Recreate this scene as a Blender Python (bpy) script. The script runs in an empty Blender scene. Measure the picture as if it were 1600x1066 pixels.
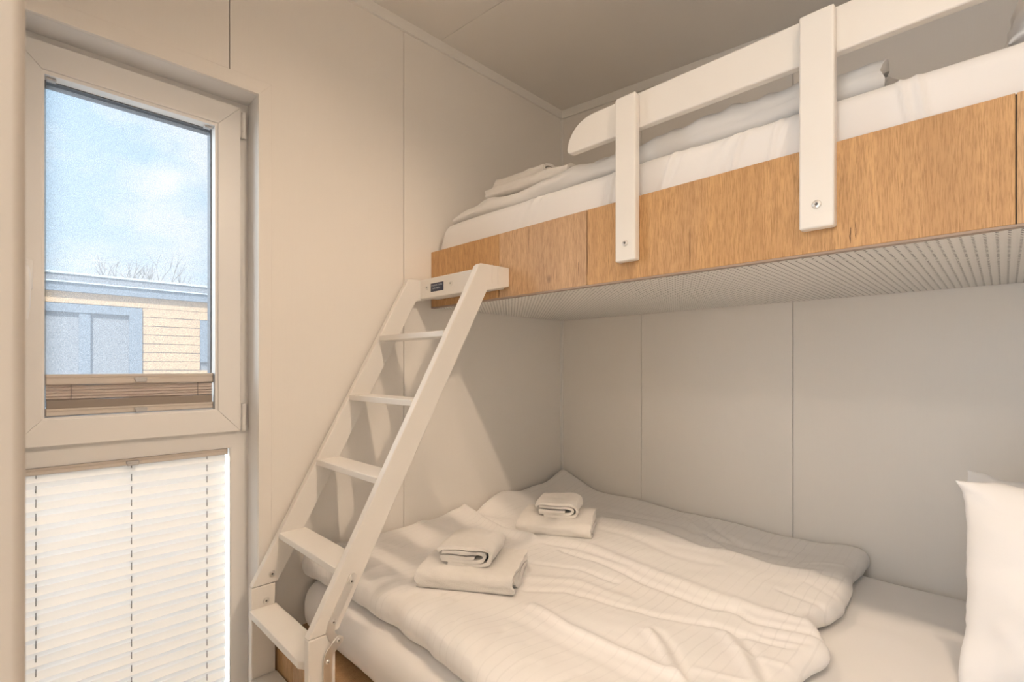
import bpy, bmesh, math, random
import numpy as np
from mathutils import Vector, Matrix
random.seed(7)
scene = bpy.context.scene
COL = scene.collection
H = 1.10                      # eye height: relative heights below are measured from it

# ------------------------------------------------------------------ camera
cam_d = bpy.data.cameras.new('camera')
cam = bpy.data.objects.new('camera', cam_d); COL.objects.link(cam)
cam.location = (0, 0, H)
THETA = math.atan(770 / 775)
cam.rotation_euler = (math.pi / 2, 0, THETA)
cam_d.sensor_width = 36; cam_d.sensor_fit = 'HORIZONTAL'
cam_d.lens = 775 / 1600 * 36
cam_d.shift_y = 40.5 / 1600
cam_d.clip_start = 0.02
cam_d.dof.use_dof = True; cam_d.dof.focus_distance = 1.9; cam_d.dof.aperture_fstop = 9
scene.camera = cam

# ------------------------------------------------------------------ sky
world = bpy.data.worlds.new('sky'); scene.world = world; world.use_nodes = True
nt = world.node_tree; nt.nodes.clear()
def wn(t, **k):
    n = nt.nodes.new(t)
    for a, b in k.items(): setattr(n, a, b)
    return n
tc = wn('ShaderNodeTexCoord')
sep = wn('ShaderNodeSeparateXYZ'); nt.links.new(tc.outputs['Generated'], sep.inputs[0])
mp = wn('ShaderNodeMapping'); mp.inputs['Scale'].default_value = (1, 1, 1.9); mp.inputs['Location'].default_value = (0.33, 0.1, 0.0)
nt.links.new(tc.outputs['Generated'], mp.inputs[0])
noi = wn('ShaderNodeTexNoise'); noi.inputs['Scale'].default_value = 4.6; noi.inputs['Detail'].default_value = 7; noi.inputs['Roughness'].default_value = 0.55
nt.links.new(mp.outputs[0], noi.inputs['Vector'])
cr = wn('ShaderNodeValToRGB'); cr.color_ramp.elements[0].position = 0.44; cr.color_ramp.elements[1].position = 0.60
nt.links.new(noi.outputs['Fac'], cr.inputs[0])
grad = wn('ShaderNodeValToRGB')
grad.color_ramp.elements[0].position = 0.0; grad.color_ramp.elements[0].color = (0.74, 0.86, 0.97, 1)
grad.color_ramp.elements[1].position = 0.75; grad.color_ramp.elements[1].color = (0.40, 0.66, 0.93, 1)
nt.links.new(sep.outputs['Z'], grad.inputs[0])
mx = wn('ShaderNodeMix', data_type='RGBA'); nt.links.new(cr.outputs[0], mx.inputs[0])
nt.links.new(grad.outputs[0], mx.inputs[6]); mx.inputs[7].default_value = (0.93, 0.95, 1.0, 1)
bg = wn('ShaderNodeBackground'); bg.inputs['Strength'].default_value = 1.5
nt.links.new(mx.outputs[2], bg.inputs[0])
wo = wn('ShaderNodeOutputWorld'); nt.links.new(bg.outputs[0], wo.inputs[0])

# ------------------------------------------------------------------ sun, room lamps and added fills
def lamp(name, kind, loc, power, color, **k):
    d = bpy.data.lights.new(name, kind); d.energy = power; d.color = color
    for a, b in k.items(): setattr(d, a, b)
    o = bpy.data.objects.new(name, d); COL.objects.link(o); o.location = loc
    return o
sun = lamp('sun', 'SUN', (0, 0, 8), 6.6, (1.0, 0.95, 0.86), angle=0.01)
sun.rotation_euler = (math.radians(28), math.radians(38), 0)
WARM = (1.0, 0.77, 0.57)
cl = lamp('ceiling_lamp', 'SPOT', (0.10, 0.65, H + 1.10), 3.9, WARM, shadow_soft_size=0.016, spot_size=math.radians(172), spot_blend=0.38)
cl2 = lamp('ceiling_lamp', 'SPOT', (-1.18, 0.63, H + 1.21), 4.2, WARM, shadow_soft_size=0.014, spot_size=math.radians(136), spot_blend=0.85)
glow = lamp('ceiling_glow_fill', 'POINT', (0.10, 0.65, H + 1.03), 1.25, WARM, shadow_soft_size=0.09)  # added soft fill that lifts the ceiling and upper walls
for L in (cl, cl2, glow):                   # no dimming with distance, so near posts and sheet don't burn out
    L.data.use_nodes = True
    lt = L.data.node_tree; em = lt.nodes['Emission']; fo = lt.nodes.new('ShaderNodeLightFalloff')
    fo.inputs['Strength'].default_value = 1.0; lt.links.new(fo.outputs['Constant'], em.inputs['Strength'])
# added area lamp out of view, strengthening the daylight slanting in through the window
day = lamp('window_daylight_fill', 'AREA', (-2.75, -0.85, H + 0.62), 78, (0.93, 0.96, 1.0), shape='RECTANGLE', size=1.3, size_y=1.3)
day.rotation_euler = (Vector((0.80, 0.92, -0.34))).to_track_quat('-Z', 'Y').to_euler()
lamp('hall_fill_light', 'AREA', (-0.1, -0.85, 2.16), 8, (1.0, 0.85, 0.70), shape='SQUARE', size=0.35)  # unseen lamp added as soft fill from behind the camera

scene.view_settings.view_transform = 'Standard'
scene.view_settings.look = 'None'
scene.view_settings.exposure = 0.99
scene.view_settings.gamma = 1.0
scene.view_settings.use_curve_mapping = False

# ------------------------------------------------------------------ materials
def new_mat(name, col, rough=0.5, metal=0.0, spec=0.5):
    m = bpy.data.materials.new(name); m.use_nodes = True
    b = m.node_tree.nodes['Principled BSDF']
    b.inputs['Base Color'].default_value = (*col, 1); b.inputs['Roughness'].default_value = rough
    b.inputs['Metallic'].default_value = metal; b.inputs['Specular IOR Level'].default_value = spec
    return m
class N:
    """tiny node helper"""
    def __init__(s, m): s.t = m.node_tree; s.b = s.t.nodes['Principled BSDF']
    def add(s, typ, **k):
        n = s.t.nodes.new(typ)
        for a, b in k.items(): setattr(n, a, b)
        return n
    def link(s, a, b): s.t.links.new(a, b)
    def coord(s, scale=(1, 1, 1), loc=(0, 0, 0)):
        g = s.add('ShaderNodeNewGeometry'); mp = s.add('ShaderNodeMapping')
        mp.inputs['Scale'].default_value = scale; mp.inputs['Location'].default_value = loc
        s.link(g.outputs['Position'], mp.inputs[0]); return mp.outputs[0]
    def noise(s, vec, scale, detail=3, rough=0.5, dist=0):
        n = s.add('ShaderNodeTexNoise'); n.inputs['Scale'].default_value = scale; n.inputs['Detail'].default_value = detail
        n.inputs['Roughness'].default_value = rough; n.inputs['Distortion'].default_value = dist
        s.link(vec, n.inputs['Vector']); return n.outputs['Fac']
    def math(s, op, a, b=None, c=None):
        n = s.add('ShaderNodeMath', operation=op)
        for i, v in enumerate((a, b, c)):
            if v is None: continue
            if isinstance(v, (int, float)): n.inputs[i].default_value = v
            else: s.link(v, n.inputs[i])
        return n.outputs[0]
    def ramp(s, fac, stops):
        n = s.add('ShaderNodeValToRGB'); e = n.color_ramp.elements
        while len(e) < len(stops): e.new(0.5)
        for i, (p, c) in enumerate(stops): e[i].position = p; e[i].color = (*c, 1) if len(c) == 3 else c
        s.link(fac, n.inputs[0]); return n.outputs[0]
    def mix(s, fac, a, b, mode='MIX'):
        n = s.add('ShaderNodeMix', data_type='RGBA', blend_type=mode)
        if isinstance(fac, (int, float)): n.inputs[0].default_value = fac
        else: s.link(fac, n.inputs[0])
        for i, v in ((6, a), (7, b)):
            if isinstance(v, tuple): n.inputs[i].default_value = (*v, 1)
            else: s.link(v, n.inputs[i])
        return n.outputs[2]
    def bump(s, h, strength, dist=0.001):
        n = s.add('ShaderNodeBump'); n.inputs['Strength'].default_value = strength; n.inputs['Distance'].default_value = dist
        s.link(h, n.inputs['Height']); s.link(n.outputs[0], s.b.inputs['Normal'])
    def color(s, c): s.link(c, s.b.inputs['Base Color'])

def m_panel(name, col):
    m = new_mat(name, col, 0.55); n = N(m)
    f = n.noise(n.coord((260, 260, 9)), 1.0, 3, 0.6)
    c = n.noise(n.coord((1.2, 1.2, 1.2)), 1.0, 2)
    n.color(n.mix(n.math('MULTIPLY', f, 0.14), col, tuple(v * 0.86 for v in col)))
    n.bump(f, 0.16, 0.0006); return m
M = {}
M['wall'] = m_panel('wall_panel_linen', (0.84, 0.805, 0.755))
M['ceil'] = m_panel('ceiling_panel', (0.84, 0.805, 0.755))
M['trim'] = new_mat('trim_white', (0.83, 0.81, 0.77), 0.5)
M['jamb'] = new_mat('jamb_beige', (0.50, 0.455, 0.405), 0.4)
M['back'] = new_mat('backing_dark', (0.16, 0.14, 0.12), 0.9)
M['joint'] = new_mat('panel_joint', (0.52, 0.47, 0.41), 0.9)
M['hole'] = new_mat('hole_shade', (0.05, 0.042, 0.035), 0.9)  # near-black stands in for the shade inside the panel holes
M['pvc'] = new_mat('window_pvc', (0.80, 0.79, 0.775), 0.32)
M['reveal'] = new_mat('reveal_white', (0.80, 0.79, 0.78), 0.45)
M['anth'] = new_mat('gasket_anthracite', (0.055, 0.062, 0.08), 0.45)
M['rubber'] = new_mat('gasket_grey', (0.18, 0.19, 0.21), 0.6)
M['alu'] = new_mat('blind_rail_taupe', (0.62, 0.565, 0.51), 0.4, 0.1)
M['pleat_taupe'] = new_mat('blind_pleats', (0.66, 0.59, 0.55), 0.7)
M['taupe'] = new_mat('blind_fabric_band', (0.30, 0.255, 0.22), 0.8)
M['cord'] = new_mat('blind_cord', (0.13, 0.12, 0.11), 0.8)
M['clear'] = new_mat('tab_plastic', (0.50, 0.49, 0.49), 0.25)
M['steel'] = new_mat('steel', (0.80, 0.78, 0.75), 0.30, 0.85)
M['steel_dark'] = new_mat('steel_recess', (0.12, 0.115, 0.11), 0.5, 0.6)
M['label'] = new_mat('label_navy', (0.035, 0.045, 0.085), 0.4)
M['print'] = new_mat('label_print', (0.45, 0.48, 0.55), 0.5)
M['floor'] = new_mat('floor_vinyl', (0.74, 0.66, 0.56), 0.45)
def m_white_wood():
    m = new_mat('white_lacquered_wood', (0.83, 0.80, 0.755), 0.36); n = N(m)
    f = n.noise(n.coord((60, 60, 60)), 1.0, 4, 0.6); g = n.noise(n.coord((7, 7, 7)), 1.0, 2)
    n.color(n.mix(g, (0.85, 0.82, 0.775), (0.80, 0.765, 0.715))); n.bump(f, 0.12, 0.0006); return m
M['paint'] = m_white_wood()
def m_oak():
    m = new_mat('oak_laminate', (0.5, 0.33, 0.18), 0.5); n = N(m)
    obj = n.add('ShaderNodeObjectInfo')
    pos = n.add('ShaderNodeNewGeometry')
    off = n.add('ShaderNodeVectorMath', operation='MULTIPLY_ADD')
    cmb = n.add('ShaderNodeCombineXYZ'); n.link(n.math('MULTIPLY', obj.outputs['Random'], 7.0), cmb.inputs[0]); n.link(n.math('MULTIPLY', obj.outputs['Random'], 3.0), cmb.inputs[2])
    n.link(pos.outputs['Position'], off.inputs[0]); off.inputs[1].default_value = (1, 1, 1); n.link(cmb.outputs[0], off.inputs[2])
    def mp(sc):
        k = n.add('ShaderNodeMapping'); k.inputs['Scale'].default_value = sc; n.link(off.outputs[0], k.inputs[0]); return k.outputs[0]
    warp = n.noise(mp((3.0, 3.0, 2.2)), 1.0, 2)
    cath = n.add('ShaderNodeTexWave', wave_type='BANDS', bands_direction='X'); cath.inputs['Scale'].default_value = 10; cath.inputs['Distortion'].default_value = 9.0
    cath.inputs['Detail'].default_value = 3; cath.inputs['Detail Scale'].default_value = 1.0
    n.link(mp((1.0, 1.0, 0.16)), cath.inputs['Vector'])
    fine = n.noise(mp((620, 620, 34)), 1.0, 4, 0.65)
    mid = n.noise(mp((60, 60, 2.5)), 1.0, 3, 0.6)
    broad = n.noise(mp((4.5, 4.5, 1.2)), 1.0, 2)
    base = n.ramp(broad, [(0.30, (0.48, 0.30, 0.155)), (0.55, (0.63, 0.41, 0.215)), (0.75, (0.55, 0.37, 0.22))])
    c = n.mix(n.math('MULTIPLY', cath.outputs['Fac'], 0.22), base, (0.34, 0.19, 0.085))
    c = n.mix(n.math('MULTIPLY', mid, 0.30), c, (0.66, 0.46, 0.27))
    c = n.mix(n.ramp(fine, [(0.44, (0, 0, 0)), (0.68, (0.75, 0.75, 0.75))]), c, (0.30, 0.165, 0.07))
    kn = n.add('ShaderNodeTexVoronoi'); kn.inputs['Scale'].default_value = 1.0; n.link(mp((6.5, 6.5, 4.0)), kn.inputs['Vector'])
    c = n.mix(n.ramp(kn.outputs['Distance'], [(0.02, (0.85, 0.85, 0.85)), (0.075, (0, 0, 0))]), c, (0.16, 0.085, 0.04))
    tone = n.add('ShaderNodeHueSaturation'); n.link(c, tone.inputs['Color'])
    n.link(n.math('MULTIPLY_ADD', obj.outputs['Random'], 0.22, 0.90), tone.inputs['Value'])
    n.link(n.math('MULTIPLY_ADD', obj.outputs['Random'], -0.25, 1.12), tone.inputs['Saturation'])
    n.color(n.mix(1.0, tone.outputs[0], obj.outputs['Color'], 'MULTIPLY')); n.bump(fine, 0.3, 0.0008); return m
M['oak'] = m_oak()
M['crack'] = new_mat('wood_crack', (0.12, 0.06, 0.03), 0.8)
M['oak_edge'] = new_mat('oak_edge_band', (0.36, 0.27, 0.21), 0.5)
def m_fabric(name, col, stripes=False, weave=900, bump=0.12):
    m = new_mat(name, col, 0.85, 0, 0.2); n = N(m)
    n.b.inputs['Sheen Weight'].default_value = 0.15; n.b.inputs['Sheen Roughness'].default_value = 0.5
    w = n.noise(n.coord((weave,) * 3), 1.0, 2)
    big = n.noise(n.coord((26, 26, 26)), 1.0, 4, 0.6)
    if stripes:
        g = n.add('ShaderNodeNewGeometry'); s = n.add('ShaderNodeSeparateXYZ'); n.link(g.outputs['Position'], s.inputs[0])
        wob = n.noise(n.coord((5, 5, 5)), 1.0, 2)
        ph = n.math('FRACT', n.math('MULTIPLY', n.math('ADD', s.outputs[0], n.math('MULTIPLY', wob, 0.03)), 1 / 0.026))
        band = n.math('COMPARE', ph, 0.5, 0.07)
        brk = n.ramp(n.noise(n.coord((14, 5, 5)), 1.0, 2), [(0.35, (0.1, 0.1, 0.1)), (0.6, (1, 1, 1))])
        f = n.math('MULTIPLY', band, n.math('MULTIPLY', brk, 0.42))
        n.color(n.mix(f, col, tuple(v * 0.86 for v in col)))
    hgt = n.math('ADD', n.math('MULTIPLY', w, 0.25), big)
    n.bump(hgt, bump, 0.004); return m
M['duvet'] = m_fabric('striped_white_cotton', (0.84, 0.82, 0.80), True)
M['sheet'] = m_fabric('white_fitted_sheet', (0.82, 0.80, 0.785), bump=0.08)
M['pillow'] = m_fabric('white_pillowcase', (0.80, 0.785, 0.775), bump=0.08)
M['duvet_up'] = m_fabric('white_duvet_cover', (0.80, 0.78, 0.755), bump=0.15)
def m_terry():
    m = new_mat('terry_towel', (0.84, 0.81, 0.77), 0.95, 0, 0.1); n = N(m)
    n.b.inputs['Sheen Weight'].default_value = 0.35
    f = n.noise(n.coord((420, 420, 420)), 1.0, 3, 0.7); g = n.noise(n.coord((60, 60, 60)), 1.0, 3)
    n.color(n.mix(g, (0.86, 0.83, 0.79), (0.80, 0.765, 0.72))); n.bump(f, 0.55, 0.003); return m
M['terry'] = m_terry()
def m_blind():
    m = new_mat('pleated_translucent_fabric', (0.85, 0.84, 0.82), 0.9); n = N(m); t = n.t
    tr = n.add('ShaderNodeBsdfTranslucent'); tr.inputs[0].default_value = (0.90, 0.885, 0.86, 1)
    df = n.add('ShaderNodeBsdfDiffuse'); df.inputs[0].default_value = (0.86, 0.85, 0.83, 1)
    f = n.noise(n.coord((500, 500, 500)), 1.0, 2); g = n.math('MULTIPLY_ADD', f, 0.06, 0.08)
    ms = n.add('ShaderNodeMixShader'); n.link(g, ms.inputs[0]); n.link(df.outputs[0], ms.inputs[1]); n.link(tr.outputs[0], ms.inputs[2])
    n.link(ms.outputs[0], t.nodes['Material Output'].inputs[0]); return m
M['blind'] = m_blind()
def m_glass():
    m = new_mat('window_glass', (1, 1, 1), 0.02); n = N(m); t = n.t
    tp = n.add('ShaderNodeBsdfTransparent'); tp.inputs[0].default_value = (0.95, 0.975, 0.98, 1)
    gl = n.add('ShaderNodeBsdfGlossy'); gl.inputs['Roughness'].default_value = 0.12
    fr = n.add('ShaderNodeFresnel'); fr.inputs[0].default_value = 1.35
    ms = n.add('ShaderNodeMixShader'); n.link(n.math('MULTIPLY', fr.outputs[0], 0.02), ms.inputs[0]); n.link(tp.outputs[0], ms.inputs[1]); n.link(gl.outputs[0], ms.inputs[2])
    n.link(ms.outputs[0], t.nodes['Material Output'].inputs[0]); return m
M['glass'] = m_glass()
def m_screen():
    m = new_mat('insect_screen_mesh', (0.5, 0.52, 0.55), 0.8); n = N(m); t = n.t
    tp = n.add('ShaderNodeBsdfTransparent'); df = n.add('ShaderNodeBsdfTranslucent'); df.inputs[0].default_value = (0.10, 0.105, 0.115, 1)
    w = n.noise(n.coord((700, 700, 700)), 1.0, 1)
    ms = n.add('ShaderNodeMixShader'); n.link(n.math('MULTIPLY_ADD', w, 0.5, 0.24), ms.inputs[0]); n.link(tp.outputs[0], ms.inputs[1]); n.link(df.outputs[0], ms.inputs[2])
    n.link(ms.outputs[0], t.nodes['Material Output'].inputs[0]); return m
M['screen'] = m_screen()
def m_ext(name, col, amt=0.15, scale=(40, 3, 40)):
    m = new_mat(name, col, 0.7); n = N(m)
    n.color(n.mix(n.math('MULTIPLY', n.noise(n.coord(scale), 1.0, 3), amt * 2), col, tuple(v * 0.75 for v in col))); return m
M['clad'] = m_ext('cream_timber', (0.80, 0.56, 0.36))
M['ext_grey'] = m_ext('grey_blue_metal', (0.33, 0.38, 0.46), 0.3, (60, 60, 60))
M['ext_grey2'] = m_ext('grey_metal', (0.38, 0.40, 0.45), 0.3, (60, 60, 60))
M['ext_light'] = new_mat('drip_edge', (0.72, 0.80, 0.86), 0.4)
M['ext_glass'] = new_mat('house_glass', (0.62, 0.69, 0.76), 0.08)
M['ext_curtain'] = new_mat('house_curtain', (0.78, 0.80, 0.82), 0.8)
M['bark'] = m_ext('pale_bark', (0.40, 0.36, 0.33), 0.2, (9, 9, 9))
M['grass'] = m_ext('gravel', (0.50, 0.47, 0.42), 0.3, (9, 9, 9))

# ------------------------------------------------------------------ builders
def origin_of(p):
    v = Vector((0, 0, 0))
    while p is not None: v += p.location; p = p.parent
    return v
def link(name, me, mat, parent=None, base=None):
    """me holds world coordinates; the object's origin goes to its base (top level) or to its parent's"""
    co = np.empty(len(me.vertices) * 3); me.vertices.foreach_get('co', co); co = co.reshape(-1, 3)
    if parent is None:
        lo, hi = co.min(0), co.max(0)
        org = Vector(((lo[0] + hi[0]) / 2, (lo[1] + hi[1]) / 2, lo[2])) if base is None else Vector(base)
    else: org = origin_of(parent)
    co = co - np.array(org); me.vertices.foreach_set('co', co.ravel()); me.update()
    if mat is not None:
        me.materials.clear(); me.materials.append(M[mat])
    o = bpy.data.objects.new(name, me); COL.objects.link(o)
    if parent is None: o.location = org
    else: o.parent = parent
    return o
def bobj(name, bm, mat, parent=None, smooth=None):
    bmesh.ops.recalc_face_normals(bm, faces=bm.faces)
    me = bpy.data.meshes.new(name); bm.to_mesh(me); bm.free()
    if smooth is not None: shade(me, smooth)
    return link(name, me, mat, parent)
def shade(me, ang=40):
    me.polygons.foreach_set('use_smooth', [True] * len(me.polygons))
    me.set_sharp_from_angle(angle=math.radians(ang))
def pyobj(name, V, F, mat, parent=None, smooth=180):
    me = bpy.data.meshes.new(name); me.from_pydata([tuple(v) for v in V], [], F); me.update()
    if smooth: shade(me, smooth)
    return link(name, me, mat, parent)
def tag(o, label=None, cat=None, group=None, kind=None):
    if label: o['label'] = label
    if cat: o['category'] = cat
    if group: o['group'] = group
    if kind: o['kind'] = kind
    return o
def thing(name, loc, label=None, cat=None, group=None, kind=None):
    o = bpy.data.objects.new(name, None); COL.objects.link(o); o.location = loc; o.empty_display_size = 0.05
    return tag(o, label, cat, group, kind)
def bm_box(bm, x0, x1, y0, y1, z0, z1, r=0.0, seg=2):
    vs = [bm.verts.new((x, y, z)) for x in (x0, x1) for y in (y0, y1) for z in (z0, z1)]
    fs = [(0, 1, 3, 2), (4, 6, 7, 5), (0, 4, 5, 1), (2, 3, 7, 6), (0, 2, 6, 4), (1, 5, 7, 3)]
    faces = [bm.faces.new([vs[i] for i in f]) for f in fs]
    if r > 0:
        es = list({e for f in faces for e in f.edges})
        res = bmesh.ops.bevel(bm, geom=es, offset=r, segments=seg, affect='EDGES', profile=0.5)
        for f in res['faces']: f.smooth = seg > 1          # only the rounding is smooth, the flats stay flat
    return bm
def box(name, x0, x1, y0, y1, z0, z1, mat, parent=None, r=0.0, seg=2):
    bm = bmesh.new(); bm_box(bm, x0, x1, y0, y1, z0, z1, r, seg)
    return bobj(name, bm, mat, parent)
AX = {'x': (1, 2, 0), 'y': (0, 2, 1), 'z': (0, 1, 2)}
def bm_prism(bm, poly, axis, a0, a1, r=0.0, seg=2):
    """polygon in the two other axes, extruded along axis from a0 to a1"""
    i, j, k = AX[axis]
    def pt(p, a):
        c = [0, 0, 0]; c[i], c[j], c[k] = p[0], p[1], a; return c
    A = [bm.verts.new(pt(p, a0)) for p in poly]; B = [bm.verts.new(pt(p, a1)) for p in poly]
    n = len(poly); fs = [bm.faces.new(A), bm.faces.new(B[::-1])]
    for q in range(n): fs.append(bm.faces.new((A[q], B[q], B[(q + 1) % n], A[(q + 1) % n])))
    if r > 0:
        bmesh.ops.recalc_face_normals(bm, faces=fs)
        es = list({e for f in fs for e in f.edges})
        res = bmesh.ops.bevel(bm, geom=es, offset=r, segments=seg, affect='EDGES', profile=0.5, clamp_overlap=True)
        for f in res['faces']: f.smooth = seg > 1
    return bm
def prism(name, poly, axis, a0, a1, mat, parent=None, r=0.0, seg=2):
    bm = bmesh.new(); bm_prism(bm, poly, axis, a0, a1, r, seg)
    return bobj(name, bm, mat, parent)
def frame_prism(name, outer, inner, axis, a0, a1, mat, parent=None):
    """rectangular ring (o0,o1,p0,p1) with an opening, mitred corners"""
    bm = bmesh.new(); i, j, k = AX[axis]
    def ring(rc, a):
        out = []
        for (u, v) in ((rc[0], rc[2]), (rc[1], rc[2]), (rc[1], rc[3]), (rc[0], rc[3])):
            c = [0, 0, 0]; c[i], c[j], c[k] = u, v, a; out.append(bm.verts.new(c))
        return out
    O0, I0, O1, I1 = ring(outer, a0), ring(inner, a0), ring(outer, a1), ring(inner, a1)
    for q in range(4):
        w = (q + 1) % 4
        bm.faces.new((O0[q], O0[w], I0[w], I0[q])); bm.faces.new((O1[q], I1[q], I1[w], O1[w]))
        bm.faces.new((O0[q], O1[q], O1[w], O0[w])); bm.faces.new((I0[q], I0[w], I1[w], I1[q]))
    return bobj(name, bm, mat, parent)
def lathe(bm, c, axis, prof, n=20):
    """prof: (radius, offset along axis)"""
    c = Vector(c); ax = Vector(axis).normalized(); u = ax.orthogonal().normalized(); v = ax.cross(u)
    rows = []
    for r, h in prof:
        if r < 1e-6: rows.append([bm.verts.new(c + ax * h)])
        else: rows.append([bm.verts.new(c + ax * h + (u * math.cos(t) + v * math.sin(t)) * r) for t in [2 * math.pi * q / n for q in range(n)]])
    for a, b in zip(rows, rows[1:]):
        for q in range(n):
            w = (q + 1) % n
            if len(a) == 1 and len(b) == 1: continue
            if len(a) == 1: bm.faces.new((a[0], b[q], b[w]))
            elif len(b) == 1: bm.faces.new((a[q], a[w], b[0]))
            else: bm.faces.new((a[q], a[w], b[w], b[q]))
def bolt(name, c, axis, r, parent, dome=False):
    bm = bmesh.new()
    if dome: prof = [(r * 1.0, 0), (r, r * 0.12), (r * 0.82, r * 0.38), (r * 0.42, r * 0.52), (r * 0.40, r * 0.25), (0, r * 0.25)]
    else: prof = [(r * 1.25, -0.0002), (r * 1.25, r * 0.10), (r, r * 0.12), (r * 0.95, r * 0.42), (r * 0.55, r * 0.45), (r * 0.5, r * 0.12), (0, r * 0.12)]
    lathe(bm, c, axis, prof, 18); o = bobj(name, bm, 'steel', parent, 35)
    bm = bmesh.new(); lathe(bm, Vector(c) + Vector(axis).normalized() * (r * 0.27 if dome else r * 0.14), axis, [(r * 0.36, 0), (0, 0.0001)], 6)
    bobj('socket', bm, 'steel_dark', o); return o
def tube(bm, pts, r, n=8, cap=True):
    pts = [Vector(p) for p in pts]; rr = r if isinstance(r, (list, tuple)) else [r] * len(pts); rows = []
    for k, p in enumerate(pts):
        d = (pts[min(k + 1, len(pts) - 1)] - pts[max(k - 1, 0)]).normalized()
        u = d.cross(Vector((0.31, 0.17, 0.93))).normalized(); v = d.cross(u)
        rows.append([bm.verts.new(p + (u * math.cos(t) + v * math.sin(t)) * rr[k]) for t in [2 * math.pi * q / n for q in range(n)]])
    for a, b in zip(rows, rows[1:]):
        for q in range(n): bm.faces.new((a[q], a[(q + 1) % n], b[(q + 1) % n], b[q]))
    if cap: bm.faces.new(rows[0][::-1]); bm.faces.new(rows[-1])
# numpy noise
def _h(a, b, c):
    v = np.sin(a * 127.1 + b * 311.7 + c * 74.7) * 43758.5453; return v - np.floor(v)
def vn(x, y, z=0.0):
    x, y, z = np.broadcast_arrays(np.asarray(x, float), np.asarray(y, float), np.asarray(z, float))
    i, j, k = np.floor(x), np.floor(y), np.floor(z); f, g, h = x - i, y - j, z - k
    f, g, h = [t * t * (3 - 2 * t) for t in (f, g, h)]
    def L(a, b, t): return a + (b - a) * t
    return 2 * L(L(L(_h(i, j, k), _h(i + 1, j, k), f), L(_h(i, j + 1, k), _h(i + 1, j + 1, k), f), g),
             L(L(_h(i, j, k + 1), _h(i + 1, j, k + 1), f), L(_h(i, j + 1, k + 1), _h(i + 1, j + 1, k + 1), f), g), h) - 1
def fbm(x, y, z=0.0, o=3):
    s, a = 0, 1.0
    for q in range(o): s = s + a * vn(x * 2 ** q + 11 * q, y * 2 ** q + 5 * q, np.asarray(z) * 2 ** q); a *= 0.5
    return s
def axis_pts(a0, a1, r, n, nr=4):
    e = [r * (1 - math.cos(math.pi / 2 * q / nr)) for q in range(nr)]
    return np.array([a0 + t for t in e] + list(np.linspace(a0 + r, a1 - r, n)) + [a1 - t for t in e[::-1]])
def rounded_slab(x0, x1, y0, y1, z0, z1, r, n=(20, 20, 3), nr=4):
    """closed rounded box with a dense grid; returns V (n,3), F, and unit normals"""
    if (z1 - z0) < 2 * r + 1e-6: r = (z1 - z0) / 2 - 1e-4
    X, Y, Z = axis_pts(x0, x1, r, n[0], nr), axis_pts(y0, y1, r, n[1], nr), axis_pts(z0, z1, r, n[2], nr)
    idx, V, F = {}, [], []
    nx, ny, nz = len(X), len(Y), len(Z)
    def g(i, j, k):
        key = (i, j, k)
        if key not in idx: idx[key] = len(V); V.append((X[i], Y[j], Z[k]))
        return idx[key]
    for i in range(nx - 1):
        for j in range(ny - 1):
            F.append((g(i, j, nz - 1), g(i + 1, j, nz - 1), g(i + 1, j + 1, nz - 1), g(i, j + 1, nz - 1)))
            F.append((g(i, j, 0), g(i, j + 1, 0), g(i + 1, j + 1, 0), g(i + 1, j, 0)))
        for k in range(nz - 1):
            F.append((g(i, 0, k), g(i + 1, 0, k), g(i + 1, 0, k + 1), g(i, 0, k + 1)))
            F.append((g(i, ny - 1, k), g(i, ny - 1, k + 1), g(i + 1, ny - 1, k + 1), g(i + 1, ny - 1, k)))
    for j in range(ny - 1):
        for k in range(nz - 1):
            F.append((g(0, j, k), g(0, j, k + 1), g(0, j + 1, k + 1), g(0, j + 1, k)))
            F.append((g(nx - 1, j, k), g(nx - 1, j + 1, k), g(nx - 1, j + 1, k + 1), g(nx - 1, j, k + 1)))
    V = np.array(V)
    lo = np.array([x0 + r, y0 + r, z0 + r]); hi = np.array([x1 - r, y1 - r, z1 - r])
    inner = np.clip(V, lo, hi); d = V - inner; ln = np.linalg.norm(d, axis=1, keepdims=True); ln[ln < 1e-9] = 1
    nrm = d / ln; V = inner + nrm * r
    return V, F, nrm

# ================================================================== THE SETTING
XC, YC, XR = -1.579, 1.943, 0.50
def ceil_z(x): return H + 1.281 - 0.077 * (x - XC)
# floor
box('floor', XC - 0.25, XR + 0.12, -1.75, YC + 0.15, -0.08, 0.0, 'floor')['kind'] = 'structure'
# left wall: backing and linen panels with visible joints
WY0, WY1, WZ1 = -0.06, 0.517, H + 0.814          # window opening
wl = thing('wall_left', (XC, 0.9, 0), kind='structure')
bm = bmesh.new()
bm_box(bm, XC - 0.16, XC - 0.012, WY1 + 0.012, YC + 0.15, 0, 2.62)
bm_box(bm, XC - 0.16, XC - 0.012, -1.75, WY0 - 0.012, 0, 2.62)
bm_box(bm, XC - 0.16, XC - 0.012, WY0 - 0.012, WY1 + 0.012, WZ1 + 0.012, 2.62)
bobj('wall_core', bm, 'joint', wl)
TOP = H + 1.30; G = 0.0009
cy, cz = 0.553, H + 0.856
prism('wall_panel', [(1.021 + G, 0), (YC, 0), (YC, TOP), (1.021 + G, TOP)], 'x', XC - 0.012, XC, 'wall', wl, 0.0008, 1)
prism('wall_panel', [(cy, 0), (1.021 - G, 0), (1.021 - G, TOP), (0.439 + G, TOP), (0.439 + G, cz), (cy, cz)], 'x', XC - 0.012, XC, 'wall', wl, 0.0008, 1)
prism('wall_panel', [(-0.16, cz), (0.439 - G, cz), (0.439 - G, TOP), (-0.16, TOP)], 'x', XC - 0.012, XC, 'wall', wl, 0.0008, 1)
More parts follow.
